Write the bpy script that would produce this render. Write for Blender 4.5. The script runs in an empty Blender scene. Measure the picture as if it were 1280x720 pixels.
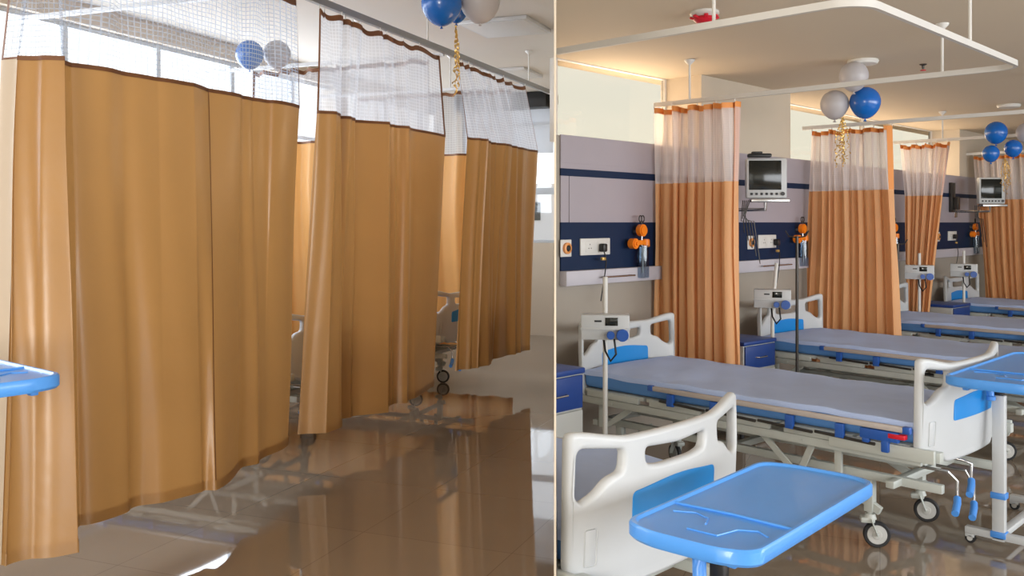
import bpy, bmesh, math, random
from mathutils import Vector, Matrix
random.seed(7)
PI = math.pi
S = bpy.context.scene
C = S.collection
# ---------------------------------------------------------------- camera, world, light
# World axes: +x points out of the bed-head wall, +y runs along it.  The curtained hall is turned by HALL.
H = 1.55
HALL = math.radians(22.2)
cam = bpy.data.cameras.new('camera'); co = bpy.data.objects.new('camera', cam); C.objects.link(co)
co.location = (0, 0, H); co.rotation_euler = (PI/2, 0, math.radians(44))
cam.sensor_width = 36; cam.lens = 36*1150/1280; cam.shift_y = -82/1280; cam.clip_start = .05; cam.clip_end = 300
S.camera = co
S.view_settings.view_transform = 'Standard'; S.view_settings.look = 'None'
S.view_settings.gamma = 1; S.view_settings.exposure = 0.5
S.view_settings.use_curve_mapping = False
S.cycles.transparent_max_bounces = 24
S.cycles.max_bounces = 8; S.cycles.diffuse_bounces = 4; S.cycles.glossy_bounces = 4
S.cycles.sample_clamp_indirect = 6
S.cycles.use_denoising = True
W = bpy.data.worlds.new('sky'); S.world = W; W.use_nodes = True
bg = W.node_tree.nodes['Background']
wn = W.node_tree.nodes; wl = W.node_tree.links
tc = wn.new('ShaderNodeTexCoord'); sx = wn.new('ShaderNodeSeparateXYZ'); wr = wn.new('ShaderNodeValToRGB')
wl.new(tc.outputs['Generated'], sx.inputs[0]); wl.new(sx.outputs['Z'], wr.inputs[0]); wl.new(wr.outputs[0], bg.inputs[0])
wr.color_ramp.elements[0].position = 0.0; wr.color_ramp.elements[0].color = (1.0, .96, .84, 1)
wr.color_ramp.elements[1].position = .55; wr.color_ramp.elements[1].color = (.80, .88, 1, 1)
bg.inputs[1].default_value = 1.35

def hall(b, a, z=0.0):
    c, s = math.cos(HALL), math.sin(HALL)
    return Vector((b*c - a*s, b*s + a*c, z))
def area(name, loc, target, sx_, sy_, power, col):
    l = bpy.data.lights.new(name, 'AREA'); l.shape = 'RECTANGLE'; l.size = sx_; l.size_y = sy_; l.energy = power; l.color = col
    o = bpy.data.objects.new(name, l); C.objects.link(o); o.location = loc
    d = Vector(target) - Vector(loc); o.rotation_euler = d.to_track_quat('-Z', 'Y').to_euler(); return o
# daylight through the windows: opposite side of the ward, clerestory windows above the beds, hall windows
area('daylight_ward_opposite', (4.1, 5.0, 1.7), (-3.8, 5.0, 1.5), 10, 1.5, 275, (.93, .96, 1))
area('daylight_clerestory', (-4.4, 9.6, 2.25), (0, 9.2, 2.5), 8.0, .35, 80, (1, .78, .60))
area('daylight_clerestory_near', (-4.4, 5.4, 2.25), (0, 5.2, 2.5), 1.2, .35, 18, (1, .78, .60))
area('daylight_hall_windows', hall(-6.25, 5.5, 2.42), hall(0, 5.5, 2.4), 11, 1.4, 250, (.9, .95, 1))
area('daylight_hall_back', hall(-.9, -3.0, 1.8), hall(-3, 5, 1.7), 1.8, 1.5, 135, (1, .93, .84))

# ---------------------------------------------------------------- materials
def mat(name, col, rough=.5, metal=0, spec=.5, bump=0, bscale=50, var=0, vscale=4, trans=0, coat=0, sheen=0):
    m = bpy.data.materials.new(name); m.use_nodes = True
    n = m.node_tree.nodes; l = m.node_tree.links; b = n['Principled BSDF']
    b.inputs['Base Color'].default_value = (*col, 1); b.inputs['Roughness'].default_value = rough
    b.inputs['Metallic'].default_value = metal; b.inputs['Specular IOR Level'].default_value = spec
    if coat: b.inputs['Coat Weight'].default_value = coat; b.inputs['Coat Roughness'].default_value = .05
    t = n.new('ShaderNodeTexCoord')
    nz = n.new('ShaderNodeTexNoise'); nz.inputs['Scale'].default_value = vscale; nz.inputs['Detail'].default_value = 4
    l.new(t.outputs['Object'], nz.inputs['Vector'])
    mx = n.new('ShaderNodeMixRGB'); mx.blend_type = 'MULTIPLY'; mx.inputs[0].default_value = max(var, .04)
    mx.inputs[1].default_value = (*col, 1); rp = n.new('ShaderNodeValToRGB')
    rp.color_ramp.elements[0].position = .3; rp.color_ramp.elements[0].color = (.35, .35, .35, 1)
    rp.color_ramp.elements[1].position = .65
    l.new(nz.outputs['Fac'], rp.inputs[0]); l.new(rp.outputs[0], mx.inputs[2]); l.new(mx.outputs[0], b.inputs['Base Color'])
    if bump:
        n2 = n.new('ShaderNodeTexNoise'); n2.inputs['Scale'].default_value = bscale; n2.inputs['Detail'].default_value = 3
        l.new(t.outputs['Object'], n2.inputs['Vector'])
        bp = n.new('ShaderNodeBump'); bp.inputs['Strength'].default_value = bump; bp.inputs['Distance'].default_value = .02
        l.new(n2.outputs['Fac'], bp.inputs['Height']); l.new(bp.outputs[0], b.inputs['Normal'])
    if trans:
        tr = n.new('ShaderNodeBsdfTranslucent'); l.new(mx.outputs[0], tr.inputs[0])
        ms = n.new('ShaderNodeMixShader'); ms.inputs[0].default_value = trans
        l.new(b.outputs[0], ms.inputs[1]); l.new(tr.outputs[0], ms.inputs[2]); l.new(ms.outputs[0], n['Material Output'].inputs[0])
    return m
def net_mat(name, col, pitch, holes, threads):
    m = bpy.data.materials.new(name); m.use_nodes = True
    n = m.node_tree.nodes; l = m.node_tree.links; n.remove(n['Principled BSDF']); out = n['Material Output']
    df = n.new('ShaderNodeBsdfDiffuse'); df.inputs[0].default_value = (*col, 1)
    tl = n.new('ShaderNodeBsdfTranslucent'); tl.inputs[0].default_value = (*col, 1)
    a = n.new('ShaderNodeMixShader'); a.inputs[0].default_value = .5; l.new(df.outputs[0], a.inputs[1]); l.new(tl.outputs[0], a.inputs[2])
    tp = n.new('ShaderNodeBsdfTransparent'); ms = n.new('ShaderNodeMixShader')
    l.new(tp.outputs[0], ms.inputs[1]); l.new(a.outputs[0], ms.inputs[2]); l.new(ms.outputs[0], out.inputs[0])
    uv = n.new('ShaderNodeUVMap'); sp = n.new('ShaderNodeSeparateXYZ'); l.new(uv.outputs[0], sp.inputs[0])
    gs = []
    for k in ('X', 'Y'):
        d = n.new('ShaderNodeMath'); d.operation = 'DIVIDE'; d.inputs[1].default_value = pitch; l.new(sp.outputs[k], d.inputs[0])
        fr = n.new('ShaderNodeMath'); fr.operation = 'FRACT'; l.new(d.outputs[0], fr.inputs[0])
        lt = n.new('ShaderNodeMath'); lt.operation = 'LESS_THAN'; lt.inputs[1].default_value = .2; l.new(fr.outputs[0], lt.inputs[0]); gs.append(lt)
    mxm = n.new('ShaderNodeMath'); mxm.operation = 'MAXIMUM'; l.new(gs[0].outputs[0], mxm.inputs[0]); l.new(gs[1].outputs[0], mxm.inputs[1])
    mr = n.new('ShaderNodeMapRange'); mr.inputs['To Min'].default_value = holes; mr.inputs['To Max'].default_value = threads
    l.new(mxm.outputs[0], mr.inputs[0]); l.new(mr.outputs[0], ms.inputs[0])
    return m
def glass_mat(name, tint, refl):
    m = bpy.data.materials.new(name); m.use_nodes = True
    n = m.node_tree.nodes; l = m.node_tree.links; n.remove(n['Principled BSDF'])
    tp = n.new('ShaderNodeBsdfTransparent'); tp.inputs[0].default_value = (*tint, 1)
    gl = n.new('ShaderNodeBsdfGlossy'); gl.inputs['Roughness'].default_value = .03
    ms = n.new('ShaderNodeMixShader'); ms.inputs[0].default_value = refl
    l.new(tp.outputs[0], ms.inputs[1]); l.new(gl.outputs[0], ms.inputs[2]); l.new(ms.outputs[0], n['Material Output'].inputs[0])
    return m
M = {}
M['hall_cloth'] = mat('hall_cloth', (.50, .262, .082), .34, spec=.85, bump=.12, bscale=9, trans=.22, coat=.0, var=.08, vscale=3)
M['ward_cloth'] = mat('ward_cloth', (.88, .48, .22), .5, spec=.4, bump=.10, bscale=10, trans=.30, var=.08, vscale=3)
M['inner_cloth'] = mat('inner_cloth', (.78, .42, .14), .45, spec=.4, trans=.3, var=.06)  # same fabric as the hall curtains, backlight put into a brighter colour
M['pale_hem'] = mat('pale_hem', (.72, .58, .42), .6, trans=.2)
M['hall_net'] = net_mat('hall_net', (.50, .56, .66), .024, .20, .62)  # white net; darkness of threads against the windows put into the colour
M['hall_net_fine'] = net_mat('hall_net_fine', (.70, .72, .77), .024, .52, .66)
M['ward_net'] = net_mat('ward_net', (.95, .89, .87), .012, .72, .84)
M['brown_tape'] = mat('brown_tape', (.20, .08, .03), .6)
M['orange_tape'] = mat('orange_tape', (.80, .30, .07), .6)
M['rail'] = mat('rail_metal', (.62, .62, .62), .4, .2)
M['rail_dark'] = mat('rail_metal_grey', (.30, .31, .32), .4, .3)
M['ceiling'] = mat('ceiling_paint', (.74, .64, .50), .8, var=.05, vscale=.6)
M['hall_ceiling'] = mat('hall_ceiling_paint', (.66, .61, .54), .8, var=.05, vscale=.6)
M['wall'] = mat('wall_paint', (.62, .54, .43), .75, bump=.05, bscale=60)
M['wall_low'] = mat('wall_low_paint', (.36, .32, .27), .75)
M['lilac'] = mat('lilac_panel', (.40, .36, .40), .45, var=.04)
M['navy'] = mat('navy_panel', (.004, .018, .06), .55, spec=.25)
M['trunk'] = mat('trunking', (.52, .50, .55), .45)
M['bedwhite'] = mat('bed_plastic', (.54, .56, .57), .38, var=.05)
M['steel_white'] = mat('powder_coated_steel', (.50, .53, .50), .4)
M['panel_blue'] = mat('panel_blue', (.003, .24, .66), .35)
M['sheet'] = mat('sheet_cloth', (.46, .58, .88), .75, bump=.28, bscale=7, var=.12, vscale=3)
M['mattress'] = mat('mattress_cloth', (.10, .28, .66), .6, bump=.15, bscale=9)
M['blueplastic'] = mat('blue_plastic', (.02, .10, .42), .35)
M['lightblue'] = mat('light_blue_plastic', (.085, .33, .84), .32, coat=.15)
M['leverblue'] = mat('lever_blue', (.07, .27, .72), .35)
M['rubber'] = mat('rubber', (.012, .012, .014), .6)
M['hub'] = mat('wheel_hub', (.50, .50, .48), .4)
M['darkmetal'] = mat('dark_metal', (.06, .055, .05), .35, .7)
M['chrome'] = mat('chrome', (.5, .5, .5), .25, .9)
M['alu'] = mat('beige_rail', (.50, .45, .42), .35, .1)
M['red'] = mat('red_plastic', (.65, .01, .03), .4)
M['orange'] = mat('orange_plastic', (.95, .25, .01), .4)
M['white'] = mat('white_plastic', (.70, .69, .66), .4)
M['black'] = mat('black_plastic', (.012, .012, .013), .4)
M['screen'] = mat('screen_glass', (.012, .014, .012), .12)
M['bal_blue'] = mat('balloon_blue', (.003, .13, .52), .25, coat=.3)
M['bal_white'] = mat('balloon_white', (.62, .60, .62), .35, trans=.25)
M['gold'] = mat('gold_ribbon', (.75, .50, .16), .3, .6)
M['jar'] = glass_mat('clear_jar', (.72, .78, .84), .05)
M['tinted'] = glass_mat('tinted_film_glass', (.69, .68, .64), .05)  # tint added to hold down the sky's brightness in the clerestory panes
M['pane'] = glass_mat('window_glass', (.95, .97, 1), .05)
M['frosted'] = mat('frosted_film', (.9, .9, .86), .5, trans=.9)
M['blind'] = mat('roller_blind', (.85, .87, .9), .6, trans=.55)
M['frame'] = mat('window_frame', (.55, .60, .66), .4)
M['locker_blue'] = mat('locker_blue', (.01, .045, .22), .4)
M['locker'] = mat('locker_body', (.45, .46, .44), .4)
M['brass'] = mat('socket_ring', (.8, .33, .1), .4)
M['leaves'] = mat('leaves', (.10, .17, .05), .8, bump=1, bscale=5, var=.6, vscale=2)
M['facade'] = mat('facade', (.60, .56, .52), .8)
M['ground'] = mat('ground', (.45, .42, .36), .9)
# polished floor tiles
def floor_mat():
    m = mat('polished_floor', (.265, .21, .158), .035, spec=.6, var=.12, vscale=1.2)
    n = m.node_tree.nodes; l = m.node_tree.links; b = n['Principled BSDF']
    t = n.new('ShaderNodeTexCoord'); br = n.new('ShaderNodeTexBrick'); br.offset = 0
    mp = n.new('ShaderNodeMapping'); mp.inputs['Rotation'].default_value = (0, 0, -HALL)
    br.inputs['Scale'].default_value = 1; br.inputs['Brick Width'].default_value = .8; br.inputs['Row Height'].default_value = .8
    br.inputs['Mortar Size'].default_value = .002; br.inputs['Color1'].default_value = (1, 1, 1, 1); br.inputs['Color2'].default_value = (.94, .94, .94, 1)
    br.inputs['Mortar'].default_value = (.6, .6, .6, 1)
    l.new(t.outputs['Object'], mp.inputs[0]); l.new(mp.outputs[0], br.inputs[0])
    old = b.inputs['Base Color'].links[0].from_socket
    mx = n.new('ShaderNodeMixRGB'); mx.blend_type = 'MULTIPLY'; mx.inputs[0].default_value = 1
    l.new(old, mx.inputs[1]); l.new(br.outputs[0], mx.inputs[2]); l.new(mx.outputs[0], b.inputs['Base Color'])
    nz = n.new('ShaderNodeTexNoise'); nz.inputs['Scale'].default_value = 2.2; nz.inputs['Detail'].default_value = 2
    bp = n.new('ShaderNodeBump'); bp.inputs['Strength'].default_value = .02; bp.inputs['Distance'].default_value = .03; b.inputs['IOR'].default_value = 1.75
    l.new(t.outputs['Object'], nz.inputs[0]); l.new(nz.outputs[0], bp.inputs['Height']); l.new(bp.outputs[0], b.inputs['Normal'])
    return m
M['floor'] = floor_mat()

# ---------------------------------------------------------------- mesh builder
class MB:
    def __init__(s): s.bm = bmesh.new()
    def box(s, x0, x1, y0, y1, z0, z1, bev=0, mtx=None, seg=2):
        t = bmesh.new()
        bmesh.ops.create_cube(t, size=1)
        for v in t.verts:
            v.co = Vector(((x0+x1)/2 + v.co.x*(x1-x0), (y0+y1)/2 + v.co.y*(y1-y0), (z0+z1)/2 + v.co.z*(z1-z0)))
        if bev: bmesh.ops.bevel(t, geom=list(t.edges), offset=bev, segments=seg, affect='EDGES', profile=.5)
        s._add(t, mtx); return s
    def _add(s, t, mtx=None):
        if mtx is not None: bmesh.ops.transform(t, matrix=mtx, verts=t.verts)
        me = bpy.data.meshes.new('t'); t.to_mesh(me); t.free(); s.bm.from_mesh(me); bpy.data.meshes.remove(me)
    def beam(s, p0, p1, w, h, bev=.003):
        p0, p1 = Vector(p0), Vector(p1); d = p1-p0; L = d.length
        q = d.to_track_quat('X', 'Z').to_matrix().to_4x4()
        s.box(0, L, -w/2, w/2, -h/2, h/2, bev, Matrix.Translation(p0) @ q, 1); return s
    def cyl(s, p0, p1, r, r2=None, n=20, bev=0):
        p0, p1 = Vector(p0), Vector(p1); d = p1-p0; t = bmesh.new()
        bmesh.ops.create_cone(t, cap_ends=True, segments=n, radius1=r, radius2=r if r2 is None else r2, depth=d.length)
        if bev: bmesh.ops.bevel(t, geom=[e for e in t.edges if abs(e.verts[0].co.z-e.verts[1].co.z) < 1e-6], offset=bev, segments=2, affect='EDGES')
        q = d.to_track_quat('Z', 'Y').to_matrix().to_4x4()
        s._add(t, Matrix.Translation((p0+p1)/2) @ q); return s
    def tube(s, pts, r, n=10):
        pts = [Vector(p) for p in pts]; rings = []; up = None
        for i, p in enumerate(pts):
            d = (pts[min(i+1, len(pts)-1)] - pts[max(i-1, 0)]).normalized()
            if up is None: up = Vector((0, 0, 1)) if abs(d.z) < .9 else Vector((1, 0, 0))
            a = d.cross(up).normalized(); up = a.cross(d).normalized()
            rings.append([s.bm.verts.new(p + r*(math.cos(2*PI*k/n)*a + math.sin(2*PI*k/n)*up)) for k in range(n)])
        for i in range(len(rings)-1):
            for k in range(n): s.bm.faces.new((rings[i][k], rings[i][(k+1) % n], rings[i+1][(k+1) % n], rings[i+1][k]))
        s.bm.faces.new(rings[0][::-1]); s.bm.faces.new(rings[-1]); return s
    def ribbon(s, pts, w):
        pts = [Vector(p) for p in pts]; prev = None
        for i, p in enumerate(pts):
            a = Vector((math.cos(i*.5), math.sin(i*.5), .2))*w/2
            c = [s.bm.verts.new(p-a), s.bm.verts.new(p+a)]
            if prev: s.bm.faces.new((prev[0], prev[1], c[1], c[0]))
            prev = c
        return s
    def lathe(s, prof, c=(0, 0, 0), n=28, mtx=None):
        t = bmesh.new(); rings = []
        for r, z in prof: rings.append([t.verts.new((c[0]+r*math.cos(2*PI*k/n), c[1]+r*math.sin(2*PI*k/n), c[2]+z)) for k in range(n)])
        for i in range(len(rings)-1):
            for k in range(n): t.faces.new((rings[i][k], rings[i][(k+1) % n], rings[i+1][(k+1) % n], rings[i+1][k]))
        t.faces.new(rings[0][::-1]); t.faces.new(rings[-1])
        bmesh.ops.remove_doubles(t, verts=t.verts, dist=1e-6)
        s._add(t, mtx); return s
    def plate(s, outlines, thick, bev, mtx=None, slices=None, bend=None):
        """filled 2-D shape with holes, lying in local x/y, thick in z"""
        cu = bpy.data.curves.new('c', 'CURVE'); cu.dimensions = '2D'; cu.fill_mode = 'BOTH'
        cu.extrude = max(thick/2-bev, .0005); cu.bevel_depth = bev; cu.bevel_resolution = 2; cu.offset = -bev
        for o in outlines:
            sp = cu.splines.new('POLY'); sp.points.add(len(o)-1); sp.use_cyclic_u = True
            for i, p in enumerate(o): sp.points[i].co = (p[0], p[1], 0, 1)
        ob = bpy.data.objects.new('c', cu); C.objects.link(ob)
        dg = bpy.context.evaluated_depsgraph_get(); dg.update()
        me = bpy.data.meshes.new_from_object(ob.evaluated_get(dg)); t = bmesh.new(); t.from_mesh(me)
        bpy.data.objects.remove(ob); bpy.data.curves.remove(cu); bpy.data.meshes.remove(me)
        bmesh.ops.remove_doubles(t, verts=t.verts, dist=1e-5)
        for f in t.faces: f.material_index = 0
        if slices:
            for x in slices:
                bmesh.ops.bisect_plane(t, geom=list(t.verts)+list(t.edges)+list(t.faces), plane_co=(x, 0, 0), plane_no=(1, 0, 0))
        if mtx is not None: bmesh.ops.transform(t, matrix=mtx, verts=t.verts)
        if bend:
            for v in t.verts: v.co = bend(v.co)
        s._add(t); return s
    def build(s, name, m, parent=None, smooth=True, loc=None, rot=None):
        bmesh.ops.recalc_face_normals(s.bm, faces=s.bm.faces)
        if smooth:
            for e in s.bm.edges:
                if len(e.link_faces) == 2 and e.calc_face_angle(0) > math.radians(38): e.smooth = False
            for f in s.bm.faces: f.smooth = True
        me = bpy.data.meshes.new(name); s.bm.to_mesh(me); s.bm.free()
        me.materials.append(M[m] if isinstance(m, str) else m)
        o = bpy.data.objects.new(name, me); C.objects.link(o)
        if parent: o.parent = parent
        if loc is not None: o.location = loc
        if rot is not None: o.rotation_euler = (0, 0, rot)
        return o
def thing(name, label, cat, loc=(0, 0, 0), rz=0, group=None):
    o = bpy.data.objects.new(name, None); C.objects.link(o); o.empty_display_size = .1
    o.location = loc; o.rotation_euler = (0, 0, rz); return tag(o, label, cat, group)
def tag(o, label, cat, group=None):
    o['label'] = label; o['category'] = cat
    if group: o['group'] = group
    return o
def struct(o): o['kind'] = 'structure'; return o
KIDS = {}
def copy_tree(o, parent=None):
    c = o.copy(); C.objects.link(c); c.parent = parent
    for ch in list(o.children): copy_tree(ch, c)
    return c
def dup(o, label, loc, rz=None):
    c = copy_tree(o); c.location = loc
    if rz is not None: c.rotation_euler = (0, 0, rz)
    c['label'] = label; return c
def fillet(pts, r, n=5):
    out = []
    for i, p in enumerate(pts):
        rr = r[i] if isinstance(r, (list, tuple)) else r
        p = Vector((p[0], p[1])); a = Vector(pts[i-1][:2]); b = Vector(pts[(i+1) % len(pts)][:2])
        da, db = a-p, b-p; k = min(rr, da.length*.48, db.length*.48)
        s0, s1 = p+da.normalized()*k, p+db.normalized()*k
        for j in range(n+1):
            t = j/n; q = (1-t)**2*s0 + 2*t*(1-t)*p + t*t*s1; out.append((q.x, q.y))
    return out
def sstep(t): t = max(0, min(1, t)); return t*t*(3-2*t)

# ---------------------------------------------------------------- setting
SW = math.radians(44)
WX = -3.848                                       # face of the bed-head wall
PD = Vector((-.6623, .7516, 0)).normalized()       # run of the partition between hall and ward
def onP(t): return PD*t
b = MB(); b.box(-22, 9, -12, 26, -.2, 0); struct(b.build('floor', 'floor', smooth=False))
def poly_prism(pts, z0, z1, name, m):
    t = MB(); lo = [t.bm.verts.new((p[0], p[1], z0)) for p in pts]; hi = [t.bm.verts.new((p[0], p[1], z1)) for p in pts]
    t.bm.faces.new(lo[::-1]); t.bm.faces.new(hi)
    for i in range(len(pts)): t.bm.faces.new((lo[i], lo[(i+1) % len(pts)], hi[(i+1) % len(pts)], hi[i]))
    return struct(t.build(name, m, smooth=False))
pn = Vector((PD.y, -PD.x, 0))                     # to the ward side
A0, A1 = onP(-6.5), onP(6.62)
# ward ceiling: to the right of the partition line, over the window recess too
poly_prism([A0+pn*.006, A1+pn*.006, (WX-.6, 16), (4.6, 16), (4.6, A0.y)], 2.68, 2.80, 'ceiling', 'ceiling')
poly_prism([hall(-6.5, -4), hall(-6.5, 12.2), hall(-4.235, 12.2), hall(1.385, -4)], 3.31, 3.4, 'ceiling', 'hall_ceiling')
# partition: thin laminate screen wall between hall and ward
b = MB(); p0, p1 = onP(2.52), onP(12.74)
b.beam(p0+pn*.003+Vector((0, 0, 1.655)), p1+pn*.003+Vector((0, 0, 1.655)), .006, 3.31, .0008)
struct(b.build('wall_partition', 'wall', smooth=False))
b = MB(); p0 = onP(-6.5); p1 = onP(2.52)
b.beam(p0+pn*.003+Vector((0, 0, 2.995)), p1+pn*.003+Vector((0, 0, 2.995)), .006, .63, .0008)
struct(b.build('wall_bulkhead', 'wall', smooth=False))
# bed-head wall
ys, ye = 4.40, 16.0
b = MB()
b.bm.free()
def pl(x): return -x*PD.y/-PD.x*-1 if False else x*PD.y/PD.x
poly_prism([(WX, pl(WX)+.012), (WX, ye), (WX-.55, ye), (WX-.55, pl(WX-.55)+.012)], 0, 2.105, 'wall_bed_head', 'wall_low')
b = MB()
b.box(WX-.33, WX, 6.07, 7.50, 2.105, 2.68)
b.box(WX-.33, WX, 11.8, ye, 2.105, 2.68)
struct(b.build('wall_pier', 'wall', smooth=False))
b = MB(); b.box(WX+.0005, WX+.012, 4.42, ye, 1.93, 2.11, .002); b.box(WX+.0005, WX+.012, 4.42, 4.497, 1.55, 1.848, .002)
for i, yy in enumerate([4.503, 6.6, 8.75, 10.9, 13.0]):
    b.box(WX+.0005, WX+.012, yy, [6.597, 8.747, 10.897, 12.997, ye][i], 1.55, 1.848, .002)
b.box(WX+.0005, WX+.011, 4.42, ye, 1.895, 1.932, .001)
struct(b.build('wall_panel_lilac', 'lilac', smooth=False))
b = MB(); b.box(WX+.0005, WX+.013, 4.42, ye, 1.848, 1.895, .001)
struct(b.build('trim_1', 'navy', smooth=False))
b = MB(); b.box(WX+.0005, WX+.013, 4.42, ye, 1.24, 1.55, .001)
struct(b.build('trim_2', 'navy', smooth=False))
b = MB(); b.box(WX+.0005, WX+.06, 4.42, ye, 1.145, 1.24, .004)
struct(b.build('trim_3', 'trunk'))
# clerestory windows
def clerestory(n, y0, y1, mull):
    r = struct(bpy.data.objects.new('window_%d' % n, None)); C.objects.link(r)
    x = WX-.32
    f = MB()
    for yy in (y0, *mull, y1): f.box(x-.04, x, yy-.02, yy+.02, 2.105, 2.68, .003)
    f.box(x-.04, x, y0, y1, 2.105, 2.13, .003); f.box(x-.04, x, y0, y1, 2.674, 2.68, .001)
    f.build('window_frame', 'white', r)
    g = MB(); g.box(x-.024, x-.018, y0+.02, y1-.02, 2.13, 2.67); g.build('pane', 'tinted', r, smooth=False)
clerestory(1, 4.75, 6.07, ())
clerestory(2, 7.50, 11.8, (9.78,))
# ward: far end and the glazed side opposite the beds
b = MB(); b.box(WX-.6, 4.6, 16, 16.2, 0, 2.8); struct(b.build('wall_far_end', 'wall', smooth=False))
b = MB(); b.box(4.3, 4.5, -5, 16, 0, .9); b.box(4.3, 4.5, -5, 16, 2.5, 2.8)
for yy in (-5, 0, 5, 10, 15): b.box(4.3, 4.5, yy, yy+.5, .9, 2.5)
struct(b.build('wall_opposite', 'wall', smooth=False))
b = MB()
for yy in (.5, 5.5, 10.5): b.box(4.38, 4.39, yy, yy+4.5, .9, 2.5)
r = struct(b.build('window_3', 'pane', smooth=False))
# hall: window wall on the left, far wall with window, near wall
def hbox(b, x0, x1, y0, y1, z0, z1, bev=0): b.box(x0, x1, y0, y1, z0, z1, bev)
b = MB(); hbox(b, -6.15, -5.95, -4, 12.2, 0, 1.7); hbox(b, -6.15, -5.95, -4, 12.2, 3.15, 3.31)
for a in (-4, 4.55, 9.3): hbox(b, -6.15, -5.95, a, a+.25, 1.7, 3.15)
struct(b.build('wall_hall_windows', 'wall', rot=HALL, smooth=False))
r = struct(bpy.data.objects.new('window_4', None)); C.objects.link(r); r.rotation_euler = (0, 0, HALL)
f = MB()
for a in [-3.7+i*1.02 for i in range(16)]:
    if any(abs(a-c) < .3 for c in (4.67, 9.42)): continue
    f.box(-6.07, -6.02, a-.025, a+.025, 1.7, 3.15, .003)
for zz in (1.72, 2.5, 3.13): f.box(-6.065, -6.025, -3.7, 12.2, zz-.02, zz+.02, .003)
f.build('window_frame', 'frame', r)
g = MB(); g.box(-6.05, -6.045, -3.7, 12.2, 1.72, 3.13); g.build('pane', 'pane', r, smooth=False)
FA = 11.85
b = MB(); x0, x1 = -5.95, -4.13
hbox(b, x0, x1, FA, FA+.2, 0, 1.27); hbox(b, x0, x1, FA, FA+.2, 3.18, 3.31); hbox(b, x0, -5.5, FA, FA+.2, 1.27, 3.18); 
struct(b.build('wall_hall_far', 'wall', rot=HALL, smooth=False))
r = struct(bpy.data.objects.new('window_5', None)); C.objects.link(r); r.rotation_euler = (0, 0, HALL)
f = MB()
for zz, h in ((1.29, .02), (1.98, .045), (2.92, .02), (3.16, .02)): f.box(-5.5, -4.13, FA+.05, FA+.1, zz-h, zz+h, .003)
for xx in (-5.48, -4.85): f.box(xx-.02, xx+.02, FA+.05, FA+.1, 1.27, 3.18, .003)
f.build('window_frame', 'frame', r)
g = MB(); g.box(-5.48, -4.14, FA+.07, FA+.075, 1.29, 3.16); g.build('pane', 'pane', r, smooth=False)
g = MB(); g.box(-5.46, -4.14, FA+.02, FA+.026, 2.50, 3.15); g.build('roller_blind', 'blind', r, smooth=False)
b = MB(); b.box(-5.5, -4.14, FA-.28, FA-.02, 3.1, 3.3, .01)
o = b.build('pelmet_box', 'black', rot=HALL); tag(o, 'black box under the ceiling above the far window', 'pelmet box')
b = MB(); hbox(b, -6.15, -3.2, -4.2, -4, 0, 3.31)
struct(b.build('wall_hall_near', 'wall', rot=HALL, smooth=False))
# outdoors
b = MB(); b.box(-120, 80, -60, 140, -3.4, -3.2); struct(b.build('ground', 'ground', smooth=False))
t = thing('apartment_building', 'pale building seen far outside beyond the hall window', 'building', hall(-16.6, 62, -3.2), HALL)
b = MB(); b.box(-8, 8, 0, 6, 0, 7.2); b.box(-8.3, 8.3, -.3, 6.3, 7.2, 7.5); b.build('wall', 'facade', t, smooth=False)
for i in range(6):
    b = MB(); b.box(-7+i*2.5, -6+i*2.5, -.05, .02, 4.9, 6.2); b.build('window', 'screen', t, smooth=False)
def bush(loc, r, seed, label):
    rd = random.Random(seed); b = MB(); bmesh.ops.create_icosphere(b.bm, subdivisions=4, radius=r)
    for v in b.bm.verts: v.co *= 1+.22*(rd.random()-.5); v.co.z *= .8
    tag(b.build('leafy_tree', 'leaves', loc=loc), label, 'tree', 'trees outside the hall window')
for i in range(4): bush(hall(-14.5+i*4.3, 36+i*.1, -.7+.35*(i % 2)), 1.75, i, 'green tree outside below the pale building')

# ---------------------------------------------------------------- ceiling things
def led(b0, a0, label):
    t = thing('ceiling_light', label, 'ceiling light', hall(b0, a0, 3.31), HALL, 'square light panels on the hall ceiling')
    m = MB(); m.box(-.32, .32, -.32, .32, -.035, -.001, .004); m.build('frame', 'rail', t)
    m = MB(); m.box(-.29, .29, -.29, .29, -.039, -.034, .002); m.build('diffuser', 'white', t)
led(-3.1, 7.6, 'square white light panel on hall ceiling, next to the white balloon')
led(-4.05, 10.0, 'square white light panel on hall ceiling nearest the far window')
led(-4.6, 4.6, 'square white light panel on hall ceiling above the nearest curtained bays')
def round_fixture(x, y, label, red=False):
    t = thing('ceiling_fitting', label, 'ceiling fitting', (x, y, 2.68))
    m = MB(); m.lathe([(.10, -.001), (.105, -.012), (.095, -.03), (.03, -.04)] if not red else [(.075, -.001), (.078, -.015), (.06, -.03), (.04, -.034)], n=32); m.build('base', 'white', t)
    if red:
        m = MB()
        m.lathe([(.052, -.03), (.06, -.045), (.045, -.06), (.02, -.068)], n=24)
        for k in range(7):
            a = k*2*PI/7; m.beam((.04*math.cos(a), .04*math.sin(a), -.045), (.078*math.cos(a), .078*math.sin(a), -.03), .022, .012)
        m.build('cover', 'red', t)
        o = t.children[-1]
    return t
round_fixture(-2.68, 4.26, 'small white round ceiling fitting with a red cover', True)
round_fixture(-2.69, 6.30, 'round white ceiling disc just above the nearer balloon cluster')
round_fixture(-2.70, 9.65, 'round white ceiling disc above the farther balloon cluster')
t = thing('sprinkler', 'tiny brass sprinkler head on the ward ceiling', 'sprinkler', (-2.45, 6.76, 2.68))
m = MB(); m.lathe([(.025, -.001), (.025, -.006), (.01, -.012), (.008, -.035), (.004, -.036)], n=16); m.build('body', 'darkmetal', t)
m = MB(); m.lathe([(.02, -.048), (.02, -.044), (.003, -.038)], n=16); m.build('deflector', 'red', t)

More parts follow.
